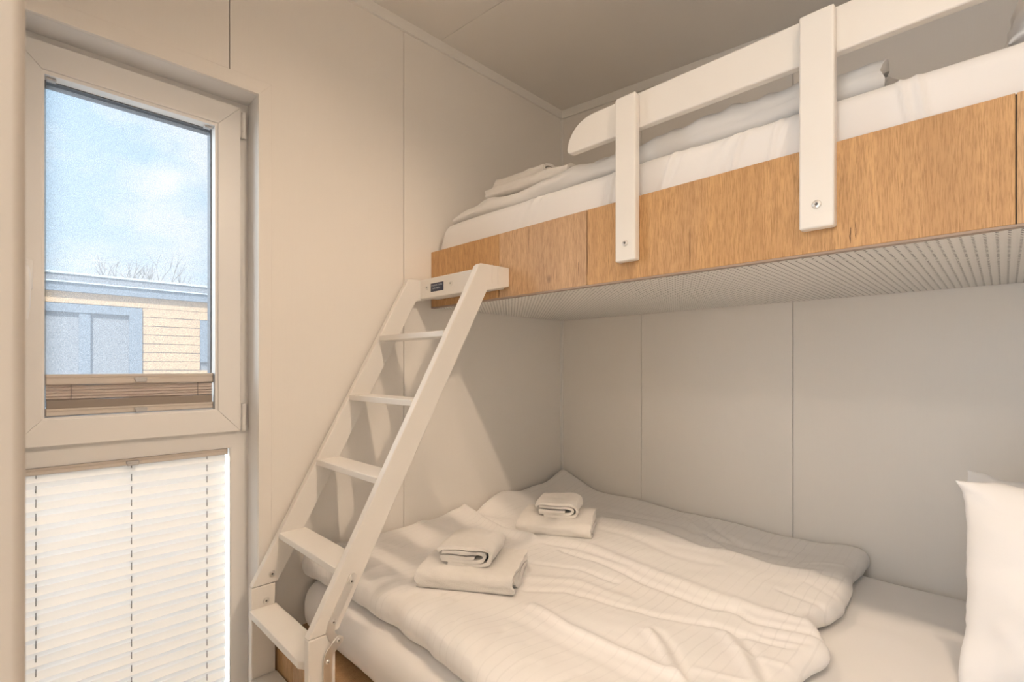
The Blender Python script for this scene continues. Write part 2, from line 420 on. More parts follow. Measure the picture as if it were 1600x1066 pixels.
# back wall
wb = thing('wall_back', (-0.5, YC, 0), kind='structure')
box('wall_core', XC - 0.16, XR + 0.12, YC + 0.012, YC + 0.15, 0, 2.62, 'joint', wb)
for a, b in ((XC, -1.131), (-1.131, -0.531), (-0.531, 0.069), (0.069, XR)):
    prism('wall_panel', [(a + G, 0), (b - G, 0), (b - G, TOP), (a + G, TOP)], 'y', YC, YC + 0.012, 'wall', wb, 0.0008, 1)
# right wall, partition with the doorway the picture is taken from, hall
box('wall_right', XR, XR + 0.12, -1.75, YC + 0.15, 0, 2.62, 'wall')['kind'] = 'structure'
wf = thing('wall_front', (-1.0, -0.05, 0), kind='structure')
box('partition', XC, -0.462, -0.10, 0.002, 0, 2.5, 'wall', wf)
box('partition', 0.43, XR, -0.10, 0.002, 0, 2.5, 'wall', wf)
box('lintel', -0.462, 0.43, -0.10, 0.002, 2.08, 2.5, 'wall', wf)
box('door_jamb', -0.470, -0.445, -0.112, 0.0058, 0, 2.5, 'jamb', wf, 0.006, 4)
wh = thing('wall_hall', (-0.5, -1.7, 0), kind='structure')      # rear wall of the hall; its opening is added to let fill daylight in
box('wall_pier', XC, -1.35, -1.75, -1.65, 0, 2.62, 'wall', wh); box('wall_pier', 0.30, XR, -1.75, -1.65, 0, 2.62, 'wall', wh); box('wall_head', -1.35, 0.30, -1.75, -1.65, 2.02, 2.62, 'wall', wh)
# sloping ceiling in two panels, seam parallel to the back wall
ce = thing('ceiling', (-0.5, 0.5, 2.3), kind='structure')
def slope_panel(y0, y1, t0, t1, name, mat):
    bm = bmesh.new(); xa, xb = XC - 0.16, XR + 0.12
    bm_prism(bm, [(xa, ceil_z(xa) + t0), (xb, ceil_z(xb) + t0), (xb, ceil_z(xb) + t1), (xa, ceil_z(xa) + t1)], 'y', y0, y1, 0.0006, 1)
    return bobj(name, bm, mat, ce)
slope_panel(1.184, YC + 0.15, 0, 0.012, 'ceiling_panel', 'ceil')
slope_panel(0.0, 1.1825, 0, 0.012, 'ceiling_panel', 'ceil')
slope_panel(-1.75, -0.001, 0, 0.012, 'ceiling_panel', 'ceil')
slope_panel(-1.75, YC + 0.15, 0.0125, 0.14, 'roof_deck', 'joint')
# coving strips and corner bead
tr = prism('trim_1', [(0.0, H + 1.241), (YC, H + 1.241), (YC, H + 1.281), (0.0, H + 1.281)], 'x', XC, XC + 0.011, 'trim', None, 0.0015); tr['kind'] = 'structure'
bm = bmesh.new()
bm_prism(bm, [(XC, ceil_z(XC) - 0.040), (XR, ceil_z(XR) - 0.040), (XR, ceil_z(XR)), (XC, ceil_z(XC))], 'y', YC - 0.011, YC, 0.0015)
tr = bobj('trim_2', bm, 'trim', None); tr['kind'] = 'structure'
tr = prism('trim_3', [(XC, YC), (XC, YC - 0.012), (XC + 0.002, YC - 0.012), (XC + 0.003, YC - 0.003), (XC + 0.012, YC - 0.002), (XC + 0.012, YC)], 'z', 0.0, H + 1.241, 'trim'); tr['kind'] = 'structure'

# ------------------------------------------------------------------ window
wi = thing('window_1', (XC - 0.1, 0.23, 0), kind='structure')
XF, XS = -1.677, -1.660        # frame face, sash face
# casing on the wall (mitred) and reveal boards
prism('casing', [(WY1, 0), (cy, 0), (cy, cz), (WY1, WZ1)], 'x', XC - 0.010, XC + 0.0012, 'wall', wi, 0.0006, 1)
prism('casing', [(-0.10, WZ1), (WY1, WZ1), (cy, cz), (-0.10, cz)], 'x', XC - 0.010, XC + 0.0012, 'wall', wi, 0.0006, 1)
box('reveal_board', XF - 0.03, XC - 0.0102, WY1, WY1 + 0.012, 0, WZ1 + 0.012, 'reveal', wi)
box('reveal_board', XF - 0.03, XC - 0.0102, WY0 - 0.012, WY1, WZ1, WZ1 + 0.012, 'reveal', wi)
box('reveal_board', XF - 0.03, XC - 0.0102, WY0 - 0.012, WY0, 0, WZ1, 'reveal', wi)
# outer frame with transom
frame_prism('frame', (WY0, WY1, 0.0, WZ1), (WY0 + 0.045, 0.470, H - 1.06, H + 0.775), 'x', XF - 0.055, XF, 'pvc', wi)
box('transom', XF - 0.055, XF, WY0 + 0.045, 0.470, H - 0.243, H - 0.165, 'pvc', wi)
# bead round the fixed pane
frame_prism('glazing_bead', (WY0 + 0.045, 0.470, H - 1.06, H - 0.243), (WY0 + 0.056, 0.4665, H - 1.05, H - 0.247), 'x', XF - 0.030, XF - 0.002, 'pvc', wi)
# opening sash: four mitred members, each with a stepped glazing bead
so = (-0.011, 0.4915, H - 0.195, H + 0.793); si = (0.050, 0.431, H - 0.130, H + 0.726)
def sash_member(p, name):
    bm = bmesh.new(); bm_prism(bm, p, 'x', XS - 0.060, XS, 0.0014, 2); return bobj(name, bm, 'pvc', wi)
g = 0.0002
sash_member([(so[0], so[2]), (so[1], so[2]), (si[1], si[2]), (si[0], si[2])], 'sash_rail')
sash_member([(so[0], so[3]), (so[1], so[3]), (si[1], si[3]), (si[0], si[3])], 'sash_rail')
sash_member([(so[0], so[2] + g), (si[0], si[2] + g), (si[0], si[3] - g), (so[0], so[3] - g)], 'sash_stile')
sash_member([(so[1], so[2] + g), (si[1], si[2] + g), (si[1], si[3] - g), (so[1], so[3] - g)], 'sash_stile')
gi = (0.0545, 0.4235, H - 0.125, H + 0.717)
frame_prism('glazing_bead', si, gi, 'x', XS - 0.040, XS - 0.004, 'pvc', wi)
frame_prism('gasket', (si[0], si[1], si[2], si[3]), (0.0565, 0.4215, H - 0.122, H + 0.7145), 'x', XS - 0.044, XS - 0.0402, 'rubber', wi)
pane = box('pane', XS - 0.056, XS - 0.045, 0.045, 0.436, H - 0.135, H + 0.731, 'glass', wi)
frame_prism('outer_frame', (-0.08, 0.53, H - 0.22, H + 0.82), (0.0515, 0.428, H - 0.14, H + 0.722), 'x', XS - 0.105, XS - 0.061, 'anth', wi)
box('insect_screen', XS - 0.0785, XS - 0.078, 0.0516, 0.4279, H - 0.1399, H + 0.7219, 'screen', wi)
box('pane', XF - 0.048, XF - 0.037, WY0 + 0.046, 0.469, H - 1.059, H - 0.244, 'glass', wi)
# hinges
for z0, z1 in ((0.704, 0.785), (-0.196, -0.111)):
    bm = bmesh.new(); lathe(bm, (XF + 0.011, 0.5025, H + z0), (0, 0, 1), [(0, 0), (0.0062, 0.0005), (0.0068, 0.003), (0.0068, 0.018), (0.0060, 0.0185), (0.0060, 0.0195), (0.0068, 0.020),
          (0.0068, z1 - z0 - 0.020), (0.006, z1 - z0 - 0.0195), (0.006, z1 - z0 - 0.0185), (0.0068, z1 - z0 - 0.018), (0.0068, z1 - z0 - 0.002), (0, z1 - z0)], 16)
    hg = bobj('hinge', bm, 'pvc', wi, 40)
    box('hinge_leaf', XF - 0.001, XF + 0.010, 0.4925, 0.5000, H + z0 + 0.004, H + z1 - 0.004, 'pvc', hg, 0.001)
# handle on the left stile
ha = thing('handle', (0, 0, 0)); ha.parent = wi; ha.location = -origin_of(wi) + Vector((XS, 0.022, H + 0.22))
box('handle_plate', XS, XS + 0.010, 0.006, 0.034, H + 0.185, H + 0.258, 'pvc', ha, 0.004, 3)
bm = bmesh.new(); tube(bm, [(XS + 0.008, 0.020, H + 0.232), (XS + 0.030, 0.020, H + 0.234), (XS + 0.044, 0.0205, H + 0.224), (XS + 0.046, 0.022, H + 0.19), (XS + 0.044, 0.021, H + 0.14), (XS + 0.042, 0.019, H + 0.112)], [0.008, 0.008, 0.0085, 0.0085, 0.008, 0.006], 10)
bobj('handle_lever', bm, 'pvc', ha, 60)

# ------------------------------------------------------------------ pleated blinds
def pleats(y0, y1, z0, z1, x, amp, n, mat, parent, ny=24):
    """zig-zag sheet of fabric, ridges running along Y"""
    V, F = [], []; m = 2 * n
    ys = np.linspace(y0, y1, ny + 1)
    for k in range(m + 1):
        z = z1 + (z0 - z1) * k / m; xx = x + (amp if k % 2 else -amp)
        for j, y in enumerate(ys): V.append((xx + 0.0006 * math.sin(7 * y + k), y, z + 0.0007 * math.sin(31 * y + 2.1 * k)))
    w = ny + 1
    for k in range(m):
        for j in range(ny): a = k * w + j; F.append((a, a + 1, a + w + 1, a + w))
    return pyobj('pleated_fabric', V, F, mat, parent, None)
def tab(y, x, z, parent):
    bm = bmesh.new(); bm_box(bm, x, x + 0.010, y - 0.014, y + 0.014, z - 0.010, z - 0.002, 0.002)
    bm_box(bm, x + 0.006, x + 0.013, y - 0.0125, y + 0.0125, z - 0.0145, z - 0.008, 0.002)
    return bobj('pull_tab', bm, 'clear', parent)
def rail(y0, y1, x, z0, z1, parent, depth=0.016):
    bm = bmesh.new(); h = z1 - z0; xa = x - depth / 2; xb = x + depth / 2
    bm_prism(bm, [(xa, z0), (xb - 0.002, z0), (xb, z0 + h * 0.12), (xb, z0 + h * 0.50), (xb - 0.0025, z0 + h * 0.55), (xb - 0.0025, z0 + h * 0.68), (xb - 0.0005, z0 + h * 0.74), (xb - 0.0005, z1 - 0.001), (xb - 0.002, z1), (xa, z1)], 'y', y0, y1)
    o = bobj('rail', bm, 'alu', parent)
    for a in (y0 - 0.0022, y1): box('end_cap', xa - 0.0005, xb + 0.0005, a, a + 0.0022, z0 - 0.0005, z1 + 0.0005, 'taupe', o)
    return o
# drawn-down blind over the fixed lower pane
xb = XF - 0.012
lb = thing('pleated_blind', (xb, 0.22, H - 1.04), 'white translucent pleated blind drawn down over the lower window pane', 'blind', 'pleated window blinds')
ly0, ly1 = -0.010, 0.4585
rail(ly0, ly1 + 0.001, xb, H - 0.2665, H - 0.2485, lb); tab(0.229, xb + 0.008, H - 0.252, lb)
pleats(ly0, ly1 - 0.0015, H - 1.03, H - 0.2665, xb, 0.0065, 22, 'blind', lb)
rail(ly0, ly1 + 0.001, xb, H - 1.048, H - 1.03, lb)
for y in (0.040, 0.2285, 0.4085):
    bm = bmesh.new(); tube(bm, [(xb, y, H - 1.03), (xb, y, H - 0.2665)], 0.0009, 6); bobj('cord', bm, 'cord', lb)
# bunched-up blind at the foot of the opening sash
xu = XS - 0.022
ub = thing('pleated_blind', (xu, 0.24, H - 0.122), 'taupe pleated blind bunched up at the foot of the opening window', 'blind', 'pleated window blinds')
uy0, uy1 = 0.0585, 0.4185
rail(uy0, uy1, xu, H - 0.045, H - 0.0185, ub); tab(0.246, xu + 0.008, H - 0.0265, ub)
pleats(uy0 - 0.001, uy1 + 0.001, H - 0.0835, H - 0.045, xu, 0.0030, 5, 'pleat_taupe', ub, 12)
box('lower_band', xu - 0.008, xu + 0.0065, uy0, uy1, H - 0.1045, H - 0.0835, 'taupe', ub, 0.001)
rail(uy0, uy1, xu, H - 0.1225, H - 0.1045, ub); tab(0.246, xu + 0.008, H - 0.1075, ub)
for y in (0.104, 0.382):
    bm = bmesh.new(); tube(bm, [(xu + 0.0046, y, H - 0.085), (xu + 0.0046, y, H - 0.043)], 0.0007, 6); bobj('cord', bm, 'cord', ub)
for y in (uy0 - 0.0008, uy1 + 0.0008):
    bm = bmesh.new(); tube(bm, [(xu - 0.010, y, H - 0.10), (xu - 0.010, y, H + 0.7145)], 0.0006, 6); bobj('cord', bm, 'cord', ub)
for y in (0.064, 0.405): box('bracket', xu - 0.012, xu + 0.006, y - 0.006, y + 0.013, H + 0.7105, H + 0.7165, 'clear', ub, 0.002)

# ================================================================== UPPER BUNK
FY = 1.143; FT = 0.018; ZB, ZT = H + 0.231, H + 0.4435
bk = thing('upper_bunk', (-0.54, 1.55, ZB), 'oak fronted upper bunk with white guard rail and perforated underside', 'bunk bed')
joints = [XC + 0.001, -1.197, -0.838, 0.013, XR - 0.001]
box('front_backing', XC + 0.001, XR - 0.001, FY + 0.004, FY + FT - 0.001, ZB + 0.001, ZT - 0.001, 'hole', bk)
for (a, b), tint in zip(zip(joints, joints[1:]), ((1.04, 0.93, 0.74), (1.0, 0.96, 0.93), (1.03, 0.95, 0.84), (1.0, 0.93, 0.80))):  # plank tones, partly warm and cool light painted into the tint
    o = box('front_plank', a + 0.0009, b - 0.0009, FY, FY + FT, ZB, ZT, 'oak', bk, 0.0008, 1); o.color = (*tint, 1)
def crack(x, z0, z1, w, seed):
    r_ = random.Random(seed); n = 9; L, R = [], []
    xx = x
    for q in range(n + 1):
        z = z0 + (z1 - z0) * q / n; xx += r_.uniform(-0.0005, 0.0005); ww = w * (1 - abs(2 * q / n - 1) ** 3) + 0.0001
        L.append((xx - ww / 2, z)); R.append((xx + ww / 2 + r_.uniform(0, 0.0004), z))
    prism('crack', L + R[::-1], 'y', FY - 0.0002, FY + 0.001, 'crack', bk)
crack(-0.535, ZB + 0.004, ZB + 0.105, 0.0013, 1); crack(-1.062, ZT - 0.075, ZT - 0.002, 0.0009, 2); crack(-0.212, ZB + 0.008, ZB + 0.040, 0.0018, 3); crack(-0.203, ZB + 0.014, ZB + 0.050, 0.0012, 4)
crack(-1.198, ZB + 0.002, ZB + 0.05, 0.0016, 5); crack(-0.836, ZB + 0.03, ZT - 0.01, 0.0011, 6); crack(-0.866, ZB + 0.01, ZB + 0.07, 0.0009, 7)
box('edge_strip', XC + 0.001, XR - 0.001, FY + 0.0005, FY + FT, ZB - 0.0045, ZB - 0.0002, 'oak_edge', bk)
# perforated panel with real holes
def perforated(x0, x1, y0, y1, z, t, pitch, r):
    nx, ny = int((x1 - x0) / pitch), int((y1 - y0) / pitch); px, py = (x1 - x0) / nx, (y1 - y0) / ny
    ang = np.arange(8) * math.pi / 4
    sq = np.array([(0.5, 0), (0.5, 0.5), (0, 0.5), (-0.5, 0.5), (-0.5, 0), (-0.5, -0.5), (0, -0.5), (0.5, -0.5)])
    cx = x0 + (np.arange(nx) + 0.5) * px; cy = y0 + (np.arange(ny) + 0.5) * py
    CX, CY = [q.ravel() for q in np.meshgrid(cx, cy)]; n = len(CX)
    V = np.zeros((n, 24, 3))
    V[:, :8, 0] = CX[:, None] + sq[:, 0] * px; V[:, :8, 1] = CY[:, None] + sq[:, 1] * py; V[:, :8, 2] = z
    V[:, 8:16, 0] = CX[:, None] + np.cos(ang) * r; V[:, 8:16, 1] = CY[:, None] + np.sin(ang) * r; V[:, 8:16, 2] = z
    V[:, 16:, :2] = V[:, 8:16, :2]; V[:, 16:, 2] = z + t
    q = np.arange(8); w = (q + 1) % 8
    f = np.concatenate([np.stack([q, 8 + q, 8 + w, w], 1), np.stack([8 + q, 16 + q, 16 + w, 8 + w], 1)])
    F = (f[None] + (np.arange(n) * 24)[:, None, None]).reshape(-1, 4)
    me = bpy.data.meshes.new('perforated_panel'); me.vertices.add(n * 24); me.vertices.foreach_set('co', V.ravel())
    me.loops.add(F.size); me.loops.foreach_set('vertex_index', F.ravel().astype(np.int32))
    me.polygons.add(len(F)); me.polygons.foreach_set('loop_start', np.arange(0, F.size, 4, dtype=np.int32)); me.update(calc_edges=True)
    return me
pp = link('perforated_panel', perforated(XC + 0.003, XR - 0.003, FY + FT + 0.002, YC - 0.003, ZB - 0.001, 0.003, 0.0155, 0.0025), 'trim', bk)
pp.data.materials.append(M['hole'])
pp.data.polygons.foreach_set('material_index', np.tile(np.repeat([0, 1], 8), len(pp.data.polygons) // 16).astype(np.int32))
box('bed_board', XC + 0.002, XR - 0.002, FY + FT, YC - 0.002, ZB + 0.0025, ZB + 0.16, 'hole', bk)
for x, y in ((-1.2, 1.5), (-0.95, 1.42), (-0.62, 1.5), (-0.13, 1.55), (-1.0, 1.7), (0.2, 1.6)):
    bm = bmesh.new(); lathe(bm, (x, y, ZB - 0.001), (0, 0, -1), [(0.0045, 0), (0.0038, 0.0008), (0, 0.0010)], 10); bobj('panel_screw', bm, 'steel', bk)
# guard rail behind two posts
rail_poly = [(-0.909, H + 0.632), (-0.906, H + 0.624), (-0.897, H + 0.6205), (XR - 0.002, H + 0.6205), (XR - 0.002, H + 0.711), (-0.815, H + 0.711)]
for q in range(1, 9):
    t = q / 9; a = math.pi / 2 * t; rail_poly.append((-0.815 - 0.094 * math.sin(a), H + 0.632 + 0.079 * math.cos(a)))
prism('guard_rail', rail_poly, 'y', FY + 0.0005, FY + 0.0225, 'paint', bk, 0.003, 2)
for x0, x1 in ((-0.729, -0.669), (-0.295, -0.234)):
    p = box('rail_post', x0, x1, FY - 0.0245, FY - 0.0003, H + 0.275, H + 0.705, 'paint', bk, 0.004, 3)
    bolt('bolt', ((x0 + x1) / 2 + 0.001, FY - 0.0245, H + 0.321), (0, -1, 0), 0.0085, p, True)

# upper mattress in a fitted sheet
V, F, nr = rounded_slab(XC + 0.012, XR - 0.006, FY + FT + 0.004, YC - 0.010, H + 0.392, H + 0.546, 0.035, (420, 30, 6), 6)
front = np.clip((1.25 - V[:, 1]) / 0.08, 0, 1); side = np.clip(nr[:, 2] * -1 + 1, 0, 1)
dz = 0.004 * fbm(V[:, 0] * 3, V[:, 1] * 3) * (V[:, 2] > H + 0.45)
V[:, 2] += dz
for x0, sl, h, w in ((-1.10, 0.75, .005, .006), (-1.06, 0.7, .004, .005), (-1.14, .8, .003, .006), (-0.79, 0.25, .004, .004), (-0.775, .2, .004, .004), (-0.61, 0.3, .005, .006), (-0.585, 0.5, .004, .005), (-0.50, .9, .004, .007), (-0.46, .8, .005, .006), (-0.44, .35, .004, .005), (-.36, .2, .004, .006), (-.34, .3, .003, .005), (-0.128, -.18, .006, .004), (-.105, -.15, .005, .005), (0.2, .3, .004, .006)):
    d = V[:, 0] - x0 - sl * (V[:, 2] - (H + 0.47)); V[:, 1] -= 1.7 * front * h * np.exp(-(d / w) ** 2)
V[:, 0] += np.clip((XC + 0.20 - V[:, 0]) / 0.18, 0, 1) * 0.5 * np.clip(V[:, 2] - (H + 0.46), 0, 1)
um = pyobj('mattress', V, F, 'sheet', None)
tag(um, 'slim mattress in white fitted sheet lying on the upper bunk', 'mattress')

# upper duvet: folded lengthwise, its right end open
def crease(V, W, pts, h, w, sharp=False):
    P = np.array(pts); best = np.full(len(V), 1e9)
    for a, b in zip(P[:-1], P[1:]):
        ab = b - a; t = np.clip(((V[:, :2] - a) @ ab) / (ab @ ab), 0, 1)
        best = np.minimum(best, np.linalg.norm(V[:, :2] - (a + t[:, None] * ab), axis=1))
    V[:, 2] += W * h * (np.exp(-best / w) if sharp else np.exp(-(best / w) ** 2))
# ------------------------------------------------------------------ towels
def strip_profile(path, t):
    """closed outline of a folded cloth of thickness t along a 2-D path"""
    P = np.array(path, float)
    for _ in range(2):      # Chaikin smoothing
        Q = [P[0]]
        for a, b in zip(P[:-1], P[1:]): Q += [a * 0.75 + b * 0.25, a * 0.25 + b * 0.75]
        Q.append(P[-1]); P = np.array(Q)
    d = np.gradient(P, axis=0); d /= np.linalg.norm(d, axis=1, keepdims=True); nrm = np.stack([-d[:, 1], d[:, 0]], 1)
    return P + nrm * t / 2, P - nrm * t / 2
def towel(name, paths, t, length, loc, rot, label, group, seg=26, seed=0, rough=1.0):
    """paths lie in the local (a, h) plane, extruded along local b by length"""
    V, F = [], []
    for path in paths:
        L, R = strip_profile(path, t); n = len(L); o = len(V)
        ring = np.concatenate([L, R[::-1]]); m = len(ring)
        for k in range(seg + 1):
            b = -length / 2 + length * k / seg; e = 1 - 0.35 * t / 0.01 * 0
            for p in ring: V.append((p[0], b, p[1]))
        for k in range(seg):
            for q in range(m):
                w = (q + 1) % m; F.append((o + k * m + q, o + k * m + w, o + (k + 1) * m + w, o + (k + 1) * m + q))
        for k in (0, seg):
            for q in range(n - 1):
                f = (o + k * m + q, o + k * m + q + 1, o + k * m + m - 2 - q, o + k * m + m - 1 - q); F.append(f if k else f[::-1])
    V = np.array(V)
    s = seed * 7.3
    zmin = V[:, 2].min(); hgt = V[:, 2].max() - zmin
    wgt = (V[:, 2] - zmin) / hgt
    V[:, 0] += rough * 0.004 * fbm(V[:, 1] * 14 + s, V[:, 2] * 60); V[:, 1] += rough * 0.005 * fbm(V[:, 0] * 18 + s, V[:, 2] * 90 + 4)
    V[:, 2] += wgt * rough * (0.004 * fbm(V[:, 0] * 12 + s, V[:, 1] * 12) + 0.0015 * fbm(V[:, 0] * 45, V[:, 1] * 45 + s))
    c, si_ = math.cos(rot), math.sin(rot)
    W = np.stack([loc[0] + V[:, 0] * c - V[:, 1] * si_, loc[1] + V[:, 0] * si_ + V[:, 1] * c, loc[2] + V[:, 2] - zmin], 1)
    o = pyobj(name, W, F, 'terry', None, 60)
    return tag(o, label, 'towel', group)
# large towel: profile across its depth (a), smooth fold in front (a = -d/2), layers open at the back
def bath_paths(d, h, t):
    q = d / 2
    return [[(q, 0.004), (0, 0.003), (-q + 0.02, 0.003), (-q, h * 0.18), (-q - 0.004, h * 0.5), (-q, h * 0.85), (-q + 0.02, h), (0, h), (q * 0.7, h), (q, h * 0.96)],
            [(q - 0.012, h * 0.32), (0, h * 0.30), (-q + 0.035, h * 0.30), (-q + 0.018, h * 0.50), (-q + 0.035, h * 0.70), (0, h * 0.70), (q - 0.006, h * 0.68)]]
# small towel: profile across its width (a), round fold on the right (a = +w/2)
def hand_paths(w, h, t):
    q = w / 2
    return [[(-q + 0.028, 0.002), (0, 0.0), (q - 0.03, 0.001), (q - 0.006, h * 0.16), (q, h * 0.5), (q - 0.008, h * 0.86), (q - 0.03, h), (0, h), (-q + 0.014, h * 0.95), (-q - 0.002, h * 0.80), (-q + 0.004, h * 0.70)],
            [(-q + 0.012, h * 0.24), (0, h * 0.21), (q - 0.028, h * 0.23), (q - 0.014, h * 0.48), (q - 0.028, h * 0.76), (0, h * 0.75), (-q + 0.012, h * 0.70)],
            [(-q + 0.010, h * 0.43), (0, h * 0.42), (q - 0.045, h * 0.44)]]
def towel_stack(c, z, rot, where, seed, big=(0.205, 0.045), small=(0.150, 0.046), hand_off=(0.0, 0.0)):
    d, h = big
    # local frame: along = long side
    towel('bath_towel', bath_paths(d, h, 0.011), 0.0115, 0.262, (c[0], c[1], z), rot + math.pi / 2, 'large folded white towel ' + where[0], 'folded white towels', 30, seed)
    cx = c[0] + hand_off[0] * math.cos(rot) - hand_off[1] * math.sin(rot); cyy = c[1] + hand_off[0] * math.sin(rot) + hand_off[1] * math.cos(rot)
    towel('hand_towel', hand_paths(small[0], small[1], 0.009), 0.0088, 0.155, (cx, cyy, z + h + 0.0075), rot, 'small folded white towel ' + where[1], 'folded white towels', 24, seed + 3)

# upper duvet: folded lengthwise, layers showing at its right end
def folded_duvet(x0, x1, yc, d, z0):
    q = d / 2; t = 0.026
    paths = [[(q, 0.014), (0, 0.013), (-q + 0.04, 0.013), (-q + 0.004, 0.020), (-q, 0.040), (-q + 0.006, 0.062), (-q + 0.05, 0.078), (0, 0.088), (q, 0.090)],
             [(q - 0.03, 0.042), (0, 0.040), (-q + 0.07, 0.038), (-q + 0.045, 0.046), (-q + 0.07, 0.056), (0, 0.060), (q - 0.02, 0.062)]]
    V, F = [], []; seg = 120
    for path in paths:
        L, R = strip_profile(path, t if path is paths[0] else 0.016); n = len(L); o = len(V); ring = np.concatenate([L, R[::-1]]); m = len(ring)
        for k in range(seg + 1):
            for p in ring: V.append((x0 + (x1 - x0) * k / seg, yc + p[0], z0 + p[1] * (0.80 + 0.14 * k / seg)))
        for k in range(seg):
            for w in range(m): e = (w + 1) % m; F.append((o + k * m + w, o + (k + 1) * m + w, o + (k + 1) * m + e, o + k * m + e))
        for k in (0, seg):
            for w in range(n - 1): F.append((o + k * m + w, o + k * m + w + 1, o + k * m + m - 2 - w, o + k * m + m - 1 - w))
    V = np.array(V); zmin = V[:, 2].min(); up = np.clip((V[:, 2] - zmin) / 0.07, 0, 1.3); x, y = V[:, 0].copy(), V[:, 1].copy()
    V[:, 2] += up * (0.008 * fbm(x * 5, y * 6) + 0.004 * fbm(x * 15, y * 9 + 3))
    V[:, 1] += 0.010 * fbm(x * 5, V[:, 2] * 18)
    V[:, 0] += 0.012 * fbm(y * 14, V[:, 2] * 40) * np.clip((x - x1 + 0.15) / 0.15, 0, 1)
    tl = np.clip((x0 + 0.20 - x) / 0.20, 0, 1); V[:, 2] = zmin + (V[:, 2] - zmin) * (1 - 0.50 * tl ** 2.2)
    for xx in (-1.43, -1.40, -1.05, -0.86, -0.80, -0.62, -0.47, -0.40, -0.33): crease(V, up, [(xx, yc - q - 0.02), (xx + 0.05, yc - q + 0.10)], 0.007 * (1 if xx > -1 else -1), 0.010)
    V[:, 2] += H + 0.5495 - V[:, 2].min()
    return pyobj('duvet', V, F, 'duvet_up', None, 60)
tag(folded_duvet(-1.515, -0.172, 1.475, 0.52, H + 0.549), 'folded white duvet lying along the upper bunk mattress', 'duvet', 'duvets')

# ================================================================== LADDER
ld = thing('bunk_ladder', (-1.354, 0.6, 0.0), 'white slanted wooden ladder with hinged lower legs leaning on the upper bunk', 'ladder')
xl0, xl1, xr0, xr1 = -1.560, -1.536, -1.172, -1.148
zj = H - 0.638
stile = [(0.484, zj), (1.002, H + 0.298), (1.008, H + 0.313), (1.020, H + 0.3215), (FY - 0.0005, H + 0.3235), (FY - 0.0005, H + 0.261), (1.046, H + 0.240), (0.558, zj)]
stL = prism('stile', stile, 'x', xl0, xl1, 'paint', ld, 0.003, 3)
stR = prism('stile', stile, 'x', xr0, xr1, 'paint', ld, 0.003, 3)
for a, b in ((xl0, xl1), (xr0, xr1)):
    box('lower_leg', a, b, 0.484, 0.550, 0.0, zj - 0.0012, 'paint', ld, 0.003, 3)
# inlaid tongue lines of the top board on the outer cheek
for y in (1.067, 1.092): box('joint_line', xr1 - 0.0005, xr1 + 0.0012, y - 0.0018, y + 0.0018, H + 0.264, H + 0.3225, 'paint', stR, 0.0009, 2)
# top board with its backing block
tb = box('top_board', xl1, xr0, 1.063, 1.091, H + 0.250, H + 0.3215, 'paint', ld, 0.004, 3)
box('top_board_block', xl1, xr0, 1.0915, FY - 0.0005, H + 0.256, H + 0.320, 'paint', tb, 0.002, 2)
for x in (-1.492, -1.352): bolt('bolt', (x, 1.063, H + 0.288), (0, -1, 0), 0.0075, tb)
pl = box('label_plate', -1.468, -1.394, 1.0617, 1.0631, H + 0.270, H + 0.3, 'label', tb, 0.0004, 1)
random.seed(3)
for row, (x0, x1) in enumerate(((-1.462, -1.402), (-1.458, -1.412))):
    x = x0; bm = bmesh.new()
    while x < x1:
        w = random.choice((0.0026, 0.0034, 0.0042)); zb = H + 0.2885 - row * 0.0105
        bm_box(bm, x, x + w * 0.35, 1.0613, 1.0618, zb, zb + 0.0062); bm_box(bm, x, x + w, 1.0613, 1.0618, zb + random.choice((0, .0026, .0050)), zb + 0.0062 if random.random() < .2 else zb + .0012 + random.choice((0, .0050)) * 0 + 0.0012)
        x += w + 0.0016
    bobj('label_print', bm, 'print', pl)
# treads
def front_y(z): return 0.484 + (z - zj) * (1.002 - 0.484) / (H + 0.298 - zj)
for zr in (0.108, -0.092, -0.291, -0.495):
    zt = H + zr; f = front_y(zt) - 0.004; depth = 0.080
    prism('tread', [(f, zt - 0.018), (f + depth - 0.01, zt - 0.018), (f + depth, zt - 0.010), (f + depth, zt), (f, zt)], 'x', xl1, xr0, 'paint', ld, 0.002, 2)
for zr in (-0.700, -0.900):
    zt = H + zr; f = 0.478
    bm = bmesh.new(); bm_prism(bm, [(xl1, f), (xr0 - 0.022, f), (xr0, f + 0.014), (xr0, f + 0.075), (xl1, f + 0.075)], 'z', zt - 0.020, zt, 0.002, 2)
    bobj('tread', bm, 'paint', ld)
# bolts of the left hinge (its nuts show on the inner cheek)
bolt('bolt', (xl1, 0.541, H - 0.612), (1, 0, 0), 0.0085, stL); bolt('bolt', (xl1, 0.524, H - 0.686), (1, 0, 0), 0.0085, ld)
# folding hinge on the right outer cheek
hx = xr1
def capsule_arm(name, pts, w, x0, x1, parent):
    """flat bar following pts in (y,z) with rounded ends"""
    P = [Vector((p[0], p[1])) for p in pts]; L, R = [], []
    for k, p in enumerate(P):
        d = (P[min(k + 1, len(P) - 1)] - P[max(k - 1, 0)]).normalized(); n = Vector((-d.y, d.x)); L.append(p + n * w / 2); R.append(p - n * w / 2)
    d0 = (P[0] - P[1]).normalized(); d1 = (P[-1] - P[-2]).normalized(); out = list(L)
    def cap(c, d, a): return [c + (Vector((-d.y, d.x)) * math.cos(t) + d * math.sin(t)) * w / 2 for t in a]
    aa = [math.pi * q / 8 for q in range(1, 8)]
    out = list(L) + cap(P[-1], d1, aa) + R[::-1] + cap(P[0], d0, aa)
    bm = bmesh.new(); bm_prism(bm, [(p.x, p.y) for p in out], 'x', x0, x1, 0.0006, 1); return bobj(name, bm, 'steel', parent)
